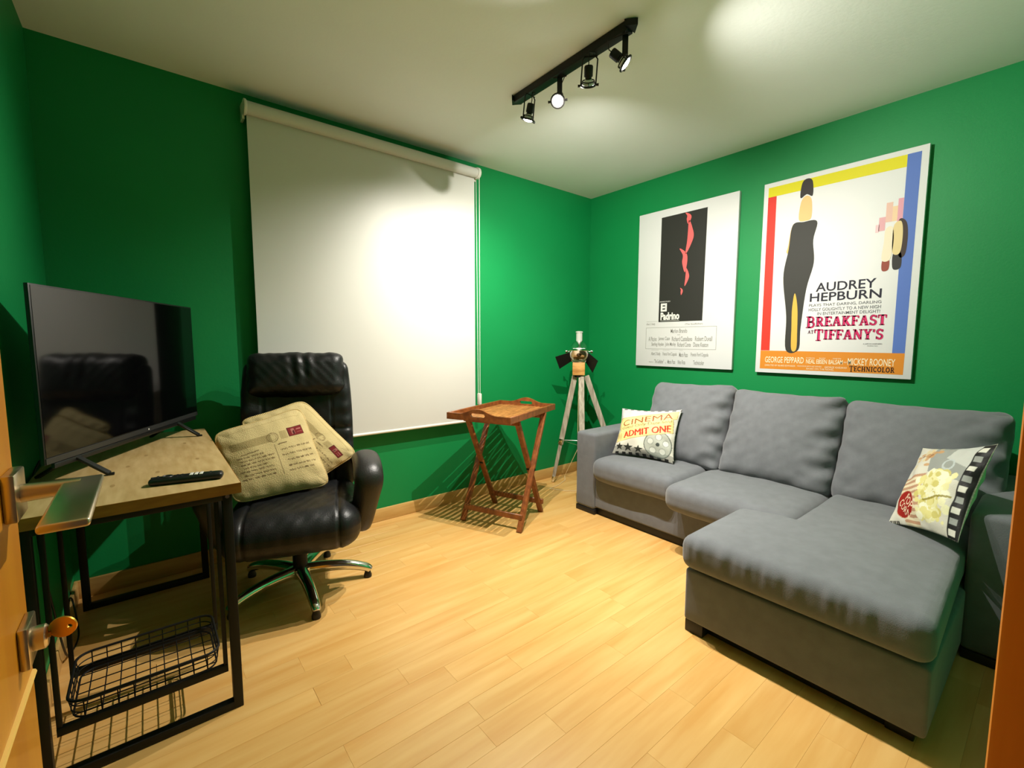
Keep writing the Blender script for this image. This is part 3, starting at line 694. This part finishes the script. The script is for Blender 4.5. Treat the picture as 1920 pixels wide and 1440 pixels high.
# loose back cushions, leaning
up = V((.40, 0, .917)); nf = V((-.917, 0, .40))
def back_cushion(y0, y1, ztop, k, hx=.26, roll=0, lean=0):
    hy = (y0 - y1) / 2
    def d(q, n):
        e = max(0, min(1, (abs(q.y) - hy * .45) / (hy * .5))) * (1 if q.y < 0 else .35) * max(0, n[2])
        b = max(0, min(1, (-q.x - hx * .5) / (hx * .4))) * max(0, n[2])
        return .016 * e * (math.sin(q.x * 78 + 3 * math.sin(q.y * 11 + k)) * .6 + math.sin(q.x * 41 + q.y * 25 + k)) * .9 + .004 * b * math.sin(q.y * 46 + k) + .003 * wn(q.x * 7, q.y * 7, k)
    vs, fs = softbox(hx, hy, .085, .050, 40, (.006, .008, .055), d)
    # pull the corners out a little, sag the edges
    out = []
    for v in vs:
        a, b = v.x / hx, v.y / hy
        v = V((v.x * (1 + .075 * abs(b) ** 3) - .014, v.y * (1 - .03 * (1 - a * a)), v.z)); out.append(v)
    c = V((-.262, (y0 + y1) / 2, ztop)) - up * hx + V((0, 0, 0))
    u2 = (up + EY * roll).normalized(); y2 = nf.cross(u2).normalized()
    if y2.y < 0: y2 = -y2
    MB().add(xf(out, c, u2, y2, nf), fs).build('back_cushion', M['sofa'], so, True, 180)
back_cushion(-.952, -1.522, .902, 1, .272, .03)
back_cushion(-1.522, -2.112, .888, 4, .264)
back_cushion(-2.112, -2.715, .880, 7, .262)
for lo, hi in (((-.868, -.80, 0), (-.82, -.672, .036)), ((-.868, -.84, 0), (-.80, -.668, .036)), ((-.868, -2.81, 0), (-.80, -2.66, .036)), ((-1.538, -1.985, 0), (-1.46, -1.908, .052)), ((-1.50, -2.63, 0), (-1.42, -2.56, .052)), ((-.12, -.80, 0), (-.05, -.68, .036)), ((-.12, -2.80, 0), (-.05, -2.68, .036)))[1:]:
    MB().bb(lo, hi, .004).build('foot', M['darkgap'], so)
MB().bb((-.835, -1.9, 0), (-.80, -.70, .056), .003).build('gap_shade_block', M['darkgap'], so)  # dark board added behind the front edge as shade in the gap
MB().bb((-1.49, -2.60, 0), (-.90, -1.96, .052), .003).build('gap_shade_block', M['darkgap'], so)  # added dark block imitating the shadow on the floor below the chaise

# ------------------------------------------------------------------ tray table
tt = thing('tray_table', (-1.3665, -.449, 0), 'small brown wooden butler tray table on crossed legs below the blind', 'table')
tc = V((-1.365, -.462, 0)); td = V((.918, .397, 0)).normalized(); tn = V((.397, -.918, 0)).normalized()   # long axis, towards camera
def T(a, b, z): return tc + td * a + tn * b + EZ * z
fa, fb = .197, .200          # foot half spacings
ta = .185
zt = .716
for sb in (1, -1):
    for sa in (1, -1):
        b_ = sb * (fb - (.014 if sa > 0 else -.012))
        MB().beam(T(sa * fa, b_, .0), T(-sa * ta * .98, b_, zt), .022, .036, tn, .003).build('leg', M['teak'], tt)
    MB().lathe([(.009, -.03), (.009, .03)], T(0, sb * fb, .358), tn, 14).build('pivot_bolt', M['black'], tt)
for a in (fa, -fa):
    k = .155 / .716; 
    aa = a - (a + a * .95) * k * .5
    MB().beam(T(a * .84, -fb - .018, .088), T(a * .84, fb + .018, .088), .018, .036, EZ, .003).build('lower_rail', M['teak'], tt)
    MB().beam(T(-a * .90, -fb - .01, .690), T(-a * .90, fb + .01, .690), .016, .026, EZ, .003).build('upper_rail', M['teak'], tt)
th, tw_ = .338, .222
for sb in (1, -1):
    MB().beam(T(-th, sb * tw_, .737), T(th, sb * tw_, .737), .014, .042, EZ, .003).build('tray_side', M['teak'], tt)
def handle_end(a):
    m = MB(); n_ = 40; top = []; hole_o = []
    f = lambda x: .757 + .034 * (.5 + .5 * math.cos(max(-1, min(1, x / .135)) * math.pi))
    th_ = .007
    xs = [-tw_ - .007 + (2 * tw_ + .014) * i / n_ for i in range(n_ + 1)]
    # board with an oval hand hole: built from strips above, below and beside the hole
    hw, z0h, z1h = .052, .742, .764
    vs = []; fs = []
    def strip(x0, x1, lo, hi, n=16):
        k = len(vs)
        for i in range(n + 1):
            x = x0 + (x1 - x0) * i / n
            for z in (lo(x), hi(x)):
                for t in (-th_, th_): vs.append(T(a + t, x, z))
        for i in range(n):
            p = k + i * 4; q = p + 4
            fs.extend([(p, q, q + 2, p + 2), (p + 1, p + 3, q + 3, q + 1), (p, p + 1, q + 1, q), (p + 2, q + 2, q + 3, p + 3)])
        fs.extend([(k, k + 2, k + 3, k + 1), (k + 4 * n, k + 4 * n + 1, k + 4 * n + 3, k + 4 * n + 2)])
    zc = (z0h + z1h) / 2; rr = (z1h - z0h) / 2
    def hz(x):
        e = max(0, abs(x) - (hw - rr)); return math.sqrt(max(0, rr * rr - e * e))
    strip(-tw_ - .007, -hw, lambda x: .716, f); strip(hw, tw_ + .007, lambda x: .716, f)
    strip(-hw, hw, lambda x: .716, lambda x: zc - hz(x), 24); strip(-hw, hw, lambda x: zc + hz(x), f, 24)
    return m.add(vs, fs)
for a in (th, -th): handle_end(a).build('tray_handle', M['teak'], tt, False)
ns = 14; sw_ = 2 * (tw_ - .008) / ns
for i in range(ns):
    b_ = -tw_ + .008 + sw_ * (i + .5)
    MB().bb((0, 0, 0), (0, 0, 0)) if False else None
    o = MB().box(T(0, b_, .727), (th - .006, sw_ / 2 - .0036, .003), (td, tn, EZ), .0012, 1).build('tray_slat', M['teaktop'], tt, False)

# ------------------------------------------------------------------ tripod searchlight lamp
tl = thing('tripod_lamp', (-.46, -.36, 0), 'vintage chrome searchlight lamp with barn doors on a weathered wooden tripod', 'floor lamp')
LC = V((-.482, -.322, 0))
MB().bb((LC.x - .005, LC.y - .005, .90), (LC.x + .005, LC.y + .005, .93)) 
vr = V((.67, -.742, 0)); vf = V((.742, .67, 0))     # right / away as seen from the door
MB().box(LC + EZ * .985, (.050, .045, .052), (vr, vf, EZ), .004).build('tripod_block', M['block'], tl)
MB().lathe([(.035, 0), (.035, .02)], LC + EZ * .915, EZ, 18).build('tripod_hub', M['black'], tl)
feet = [(V((-.575, -.128, .012)), V((-.498, -.295, .925))), (V((-.19, -.575, .012)), V((-.425, -.355, .925))), (V((-.660, -.545, .012)), V((-.482, -.352, .925)))]
for fpt, tp in feet:
    d = (tp - fpt); mid = fpt + d * .42; q = d.cross(EZ).normalized()
    lg = MB().beam(fpt + d * .36, tp, .044, .018, vf, .002)
    lo_ = lg.build('upper_leg', M['grey_wood'], tl)
    MB().beam(fpt + d * .02, mid, .030, .014, vf, .002).build('lower_leg', M['grey_wood'], tl)
    MB().box(fpt + d * .395, (.024, .015, .018), (q, q.cross(d).normalized(), d.normalized()), .002).build('leg_clamp', M['chrome'], tl)
    MB().lathe([(.004, -.012), (.012, .0), (.016, .02), (.015, .045)], fpt, d, 14).build('leg_tip', M['chrome'], tl)
MB().tube([feet[0][0] + (feet[0][1] - feet[0][0]) * .40, feet[1][0] + (feet[1][1] - feet[1][0]) * .40], .0015, 6).tube([feet[0][0] + (feet[0][1] - feet[0][0]) * .40, feet[2][0] + (feet[2][1] - feet[2][0]) * .40], .0015, 6).build('spreader_chain', M['chrome'], tl)
# lamp head: points at the door and down
ha = (V((-.742, -.67, 0)) * .80 + V((0, 0, -.60))).normalized(); hc = LC + EZ * 1.118 - ha * .01
hs = vr; hu = hs.cross(ha).normalized()
if hu.z < 0: hu = -hu
MB().lathe([(.012, -.105), (.040, -.098), (.062, -.07), (.067, -.03), (.067, .028), (.073, .030), (.073, .044), (.065, .046)], hc, ha, 32).build('lamp_head', M['chrome'], tl)
MB().lathe([(.064, .030), (.05, .040), (.02, .046), (.001, .047)], hc, ha, 28).build('lamp_lens', M['lens'], tl)
MB().tube([hc + ha * .047 + (hs * math.cos(a) + hu * math.sin(a)) * .066 for a in [2 * math.pi * i / 36 for i in range(36)]], .0065, 8, True).build('lens_ring', M['white'], tl)
MB().lathe([(.026, .04), (.026, .125), (.030, .127), (.030, .137), (.014, .140)], hc - ha * .045, V((0, 0, 1)), 20).build('vent_chimney', mat('brushed_steel', (206, 206, 198), .34, .35), tl)
yk = MB()
for s_ in (-1, 1): yk.tube([LC + EZ * 1.036, LC + vr * s_ * .05 + EZ * 1.040, hc + hs * s_ * .079 - EZ * .03, hc + hs * s_ * .079], .005, 8)
yk.build('yoke', M['chrome'], tl)
for s_ in (-1, 1): MB().lathe([(.004, 0), (.004, .02), (.014, .022), (.014, .036)], hc + hs * s_ * .073, hs * s_, 14).build('tilt_knob', M['chrome'], tl)
def flap(ang, l, wd, splay, m):
    q = hs * math.cos(ang) + hu * math.sin(ang); t = q.cross(ha); dirn = (ha * math.cos(splay) + q * math.sin(splay)).normalized(); nn = dirn.cross(t).normalized()
    p0 = hc + ha * .044 + q * .064
    b = MB().prism([(-wd * .42, 0), (wd * .42, 0), (wd * .62, l), (-wd * .62, l)], -.001, .001, lambda x, y_, z: p0 + t * x + dirn * y_ + nn * z)
    b.build('barn_door', m, tl, False)
    MB().tube([p0 - t * wd * .4, p0 + t * wd * .4], .0035, 8).build('hinge', M['chrome'], tl)
flap(math.pi + .25, .125, .105, 1.15, M['black']); flap(-.3, .125, .105, .62, M['black']); flap(math.pi / 2, .075, .12, .45, M['chrome']); 
MB().tube([hc - ha * .10, hc - ha * .15 - EZ * .05, LC + vf * .08 + EZ * .80, LC + vf * .05 + EZ * .3, V((-.40, -.10, .02)), V((-.46, -.16, .004)), V((-.60, -.22, .004)), V((-.72, -.24, .004)), V((-.66, -.36, .004)), V((-.52, -.47, .004)), V((-.44, -.40, .004))], .0025, 6).build('power_cord', M['clear'], tl)

# ------------------------------------------------------------------ desk
DZ = .76
dk = thing('desk', (-3.28, -.66, 0), 'narrow desk with light oak top on black steel loop legs along the left wall', 'desk')
tp = MB().bb((-3.538, -1.232, DZ - .033), (-3.020, -.098, DZ), .0015).build('desk_top', M['oak'], dk, False)
MB().bb((-3.538, -1.2335, DZ - .0325), (-3.0195, -1.2318, DZ - .0006)).build('front_edge_band', M['oakedge'], dk, False)
MB().bb((-3.0202, -1.232, DZ - .0325), (-3.0190, -.098, DZ - .0006)).build('side_edge_band', M['oakedge'], dk, False)
# knots in the veneer
km = mat('knot', (158, 128, 80), .5)
for x, y_, a in ((-3.30, -.78, .2), (-3.22, -.93, -.1), (-3.25, -.62, .3), (-3.12, -.45, .1), (-3.10, -.80, .4), (-3.33, -1.03, 0), (-3.16, -.28, .2)):
    MB().add([V((x + .006 * math.cos(t) , y_ + .016 * math.sin(t), DZ + .00025)) for t in [2 * math.pi * i / 16 for i in range(16)]], [tuple(range(16))]).build('wood_knot', km, dk, False)
for y_ in (-1.190, -.150):
    for x in (-3.497, -3.055):
        MB().bb((x - .0135, y_ - .0135, .0), (x + .0135, y_ + .0135, DZ - .033), .002).build('leg', M['black'], dk)
    MB().bb((-3.485, y_ - .0135, 0), (-3.067, y_ + .0135, .027), .002).build('floor_bar', M['black'], dk)
    MB().bb((-3.485, y_ - .0135, DZ - .058), (-3.067, y_ + .0135, DZ - .033), .002).build('top_bar', M['black'], dk)
# wire basket hanging in the front loop
bk = MB()
for x in (-3.468, -3.083): bk.bb((x - .006, -1.186, .135), (x + .006, -1.174, DZ - .05), .001)
bk.bb((-3.474, -1.188, .128), (-3.077, -1.172, .152), .001)
fr = bk.build('basket_hanger', M['black'], dk)
x0, x1, y0, y1, z0, z1 = -3.455, -3.095, -1.165, -.905, .140, .196
def rr_(x0, x1, y0, y1, z, r=.04, n=6):
    p = []
    for cx, cy, a0 in ((x1 - r, y1 - r, 0), (x0 + r, y1 - r, 90), (x0 + r, y0 + r, 180), (x1 - r, y0 + r, 270)):
        p += [V((cx + r * math.cos(math.radians(a0 + 90 * i / n)), cy + r * math.sin(math.radians(a0 + 90 * i / n)), z)) for i in range(n + 1)]
    return p
bs = MB().tube(rr_(x0, x1, y0, y1, z1), .0040, 8, True)
for z in (.177, .158): bs.tube(rr_(x0 + .004, x1 - .004, y0 + .004, y1 - .004, z), .0018, 6, True)
bs.tube(rr_(x0 + .008, x1 - .008, y0 + .008, y1 - .008, z0), .0028, 6, True)
for i in range(9):
    x = x0 + .035 + (x1 - x0 - .07) * i / 8; bs.tube([V((x, y0, z1)), V((x, y0 + .008, z0)), V((x, y1 - .008, z0)), V((x, y1, z1))], .0018, 6)
for i in range(5):
    y_ = y0 + .035 + (y1 - y0 - .07) * i / 4; bs.tube([V((x0, y_, z1)), V((x0 + .008, y_, z0)), V((x1 - .008, y_, z0)), V((x1, y_, z1))], .0018, 6)
bs.build('wire_basket', M['black'], dk)
bk2 = MB().bb((-3.474, -.913, .128), (-3.077, -.897, .152), .001)
for x in (-3.468, -3.083): bk2.bb((x - .006, -.911, .135), (x + .006, -.899, DZ - .05), .001)
bk2.build('basket_hanger', M['black'], dk)
MB().lathe([(.006, 0), (.006, .004)], (-3.055, -1.2045, .715), V((0, -1, 0)), 12).build('screw', M['chrome'], dk)

# ------------------------------------------------------------------ television
a_, b_ = V((-3.478, -.958, 0)), V((-3.045, -.108, 0)); tx = (b_ - a_).normalized(); tnm = V((tx.y, -tx.x, 0)); tL = (b_ - a_).length
tv = thing('television', ((a_ + b_) / 2 + EZ * DZ), 'flat black television angled on the oak desk', 'television')
TB, TTp = .832, 1.366
def tp_(u, n, z): return a_ + tx * u + tnm * n + EZ * z
cn = (a_ + b_) / 2
MB().box(cn + EZ * (TB + TTp) / 2 - tnm * .006, (tL / 2, .006, (TTp - TB) / 2), (tx, tnm, EZ), .002).build('tv_frame', M['blackp'], tv)
MB().box(cn + EZ * (TB + .26) - tnm * .034, (tL * .40, .024, .20), (tx, tnm, EZ), .012).build('tv_back', M['blackp'], tv)
MB().box(cn + EZ * ((TB + .022 + TTp - .006) / 2) + tnm * .0006, (tL / 2 - .006, .0006, (TTp - TB - .028) / 2), (tx, tnm, EZ)).build('tv_screen', M['screen'], tv, False)
MB().box(cn + EZ * (TB + .010) + tnm * .001, (tL / 2 - .003, .0012, .009), (tx, tnm, EZ), .0008).build('lower_bezel', M['tvbar'], tv, False)
MB().box(cn + EZ * (TB + .010) + tnm * .0024 + tx * .05, (.003, .0006, .003), (tx, tnm, EZ)).build('standby_light', M['white'], tv, False)
MB().box(cn + EZ * (TB - .008) + tnm * .0 + tx * .0, (tL * .47, .005, .008), (tx, tnm, EZ), .002).build('speaker_strip', M['blackp'], tv)
for u in (.125, tL - .20):
    f = MB().beam(tp_(u, -.005, TB), tp_(u + .01, .082, DZ + .006), .020, .009, tnm, .002).beam(tp_(u, -.01, TB), tp_(u - .01, -.105, DZ + .008), .020, .009, tnm, .002)
    f.bb(tp_(u + .012, .085, DZ + .005) - V((.009, .009, .004)), tp_(u + .012, .085, DZ + .005) + V((.009, .009, .002)), .001)
    f.build('tv_foot', M['blackp'], tv)
cb = [tp_(.5, -.05, .95), tp_(.42, -.075, .9), V((-3.525, -.70, .80)), V((-3.543, -.72, .55)), V((-3.53, -.66, .25)), V((-3.52, -.60, .06)), V((-3.515, -.50, .008)), V((-3.505, -.40, .012)), V((-3.515, -.32, .05)), V((-3.528, -.28, .12)), V((-3.528, -.36, .15)), V((-3.528, -.42, .09))]
def spline(P, n=8):
    out = []; 
    for i in range(len(P) - 1):
        p0, p1, p2, p3 = P[max(i - 1, 0)], P[i], P[i + 1], P[min(i + 2, len(P) - 1)]
        for j_ in range(n):
            t = j_ / n; out.append(.5 * ((2 * p1) + (p2 - p0) * t + (2 * p0 - 5 * p1 + 4 * p2 - p3) * t * t + (3 * p1 - p0 - 3 * p2 + p3) * t ** 3))
    return out + [P[-1]]
tag(MB().tube(spline(cb), .0032, 8).build('power_cable', M['blackp']), 'black power cable hanging down the left wall behind the desk', 'cable')

# ------------------------------------------------------------------ remote control
ra, rb = V((-3.243, -1.098, DZ)), V((-3.055, -1.140, DZ)); rx = (rb - ra).normalized(); ry = V((-rx.y, rx.x, 0)); rl = (rb - ra).length; rc = (ra + rb) / 2
rm = thing('remote_control', rc, 'black remote control with white keys on the front of the oak desk', 'remote control')
vs, fs = softbox(rl / 2, .021, .0105, .010, 14, (0, 0, .002)); MB().add(xf(vs, rc + EZ * .0112, rx, ry, EZ), fs).build('remote_body', M['blackp'], rm)
for k in range(3):
    MB().box(rc + rx * (.012 + k * .013) + EZ * .0232, (.0046, .014, .0012), (rx, ry, EZ), .001).build('white_key', M['white'], rm)
MB().tube([rc - rx * .05 + EZ * .0232 + (rx * math.cos(t) + ry * math.sin(t)) * .013 for t in [2 * math.pi * i / 20 for i in range(20)]], .0022, 6, True).build('navigation_ring', M['tvbar'], rm)
for u, v_ in ((-.075, 0), (-.075, .01), (-.025, .008), (-.025, -.008), (-.013, .008), (-.013, -.008), (.003, 0), (.062, .008), (.062, -.008), (-.088, 0)):
    MB().lathe([(.0034, 0), (.003, .002)], rc + rx * u + ry * v_ + EZ * .0222, EZ, 10).build('key_button', M['tvbar'], rm)

# ------------------------------------------------------------------ office chair
hub = V((-2.70, -.545, 0)); fv = V((-.309, -.951, 0)).normalized(); sv = V((.951, -.309, 0)).normalized()
oc = thing('office_chair', hub, 'black leather swivel office chair with chrome star base beside the desk', 'office chair')
def Cw(s, f, z): return hub + sv * s + fv * f + EZ * z
def crease(p, x, wd, dep): return -dep * math.exp(-((p - x) / wd) ** 2)
def seat_disp(q, n):
    d = 0
    if n.z > .1 or n.y > .3: d += (crease(q.x, .185, .006, .010) + crease(q.x, -.185, .006, .010)) * max(n.z, n.y, 0)
    if q.y > .2: d += crease(q.z, .028, .005, .008) * max(0, n.y)
    return d + .003 * wn(q.x * 9, q.y * 9, 1)
vs, fs = softbox(.272, .285, .088, .075, 60, (.012, .02, .022), seat_disp)
MB().add(xf(vs, Cw(0, .035, .375), sv, fv, EZ), fs).build('seat', M['leather'], oc, True, 180)
ba = math.radians(8); bu = (EZ * math.cos(ba) - fv * math.sin(ba)).normalized(); bn = (fv * math.cos(ba) + EZ * math.sin(ba)).normalized()
def back_disp(q, n):
    if n.z < .2: return 0
    d = (crease(q.x, .165, .005, .010) + crease(q.x, -.165, .005, .010)) * n.z
    if abs(q.x) > .17:
        d += .0025 * math.sin(q.y * 62 + 3 * math.sin(q.y * 9)) * n.z
    d += crease(q.y, -.02, .006, .008) * n.z
    return d + .003 * wn(q.x * 8, q.y * 8, 3)
vs, fs = softbox(.264, .345, .046, .042, 60, (.004, .004, .03), back_disp)
vs = [V((v.x * (1 - .06 * max(0, v.y / .345) ** 2), v.y, v.z + .05 * (v.x / .25) ** 2)) for v in vs]
bc = Cw(0, -.262, .425) + bu * .325
MB().add(xf(vs, bc, sv, bu, bn), fs).build('backrest', M['leather'], oc, True, 180)
def head_disp(q, n):
    e = math.exp(-((q.x - .02) / .06) ** 2)
    d = .006 * e * math.sin(q.x * 105 + q.y * 14) * max(0, n.z + .2 * n.y) * max(0, min(1, (q.y + .06) / .06))
    d += .006 * math.sin(q.y * 70) * max(0, abs(n.x) - .2) * (1 if q.x > 0 else .6)
    return d + .004 * wn(q.x * 10, q.y * 12, 5)
vs, fs = softbox(.232, .112, .062, .050, 50, (.004, .006, .018), head_disp)
MB().add(xf(vs, bc + bu * .272 + bn * .060, sv, bu, bn), fs).build('headrest', M['leather'], oc, True, 180)
for s_ in (-1, 1):
    pth = [(-.235, .52), (-.20, .565), (-.12, .590), (0, .600), (.09, .598), (.145, .578), (.165, .535), (.155, .47), (.135, .40), (.115, .335), (.09, .290)]
    P3 = spline([Cw(s_ * (.322 - (.012 * max(0, i - 6))), f, z) for i, (f, z) in enumerate(pth)], 6)
    nP = len(P3); rs = []
    for i in range(nP):
        t = i / (nP - 1); rs.append(.041 - .012 * max(0, t - .55) * 2.2)
    for i, q_ in enumerate((.3, .72, .92)): rs[i] *= q_; rs[-1 - i] *= q_
    MB().tube(P3, rs, 24, flat=(sv, 1.65)).build('armrest_pad', M['leather2'], oc, True, 60)
MB().bb(Cw(0, 0, .26) - V((.09, .09, .02)), Cw(0, 0, .26) + V((.09, .09, .035)), .01).build('tilt_mechanism', M['black'], oc)
MB().lathe([(.033, .095), (.033, .18), (.024, .185), (.024, .25)], hub, EZ, 20).build('gas_column', M['black'], oc)
MB().tube([Cw(.05, .03, .255), Cw(.16, .05, .25)], .006, 8).build('lever', M['black'], oc)
MB().lathe([(.050, .062), (.055, .075), (.052, .105), (.036, .112)], hub, EZ, 24).build('base_hub', M['chrome'], oc)
for a in (-21, -93, -165, 123, 51):
    d = V((math.cos(math.radians(a)), math.sin(math.radians(a)), 0)); q = V((-d.y, d.x, 0))
    pth = spline([hub + d * .03 + EZ * .088, hub + d * .12 + EZ * .088, hub + d * .22 + EZ * .078, hub + d * .30 + EZ * .055, hub + d * .325 + EZ * .036], 5)
    rs = [.030 - .012 * (i / (len(pth) - 1)) for i in range(len(pth))]; rs[-1] = .012
    MB().tube(pth, rs, 16).build('base_arm', M['chrome'], oc)
    MB().lathe([(.019, 0), (.02, .012), (.015, .026), (.012, .04)], hub + d * .312, EZ, 16).build('glide', M['blackp'], oc)
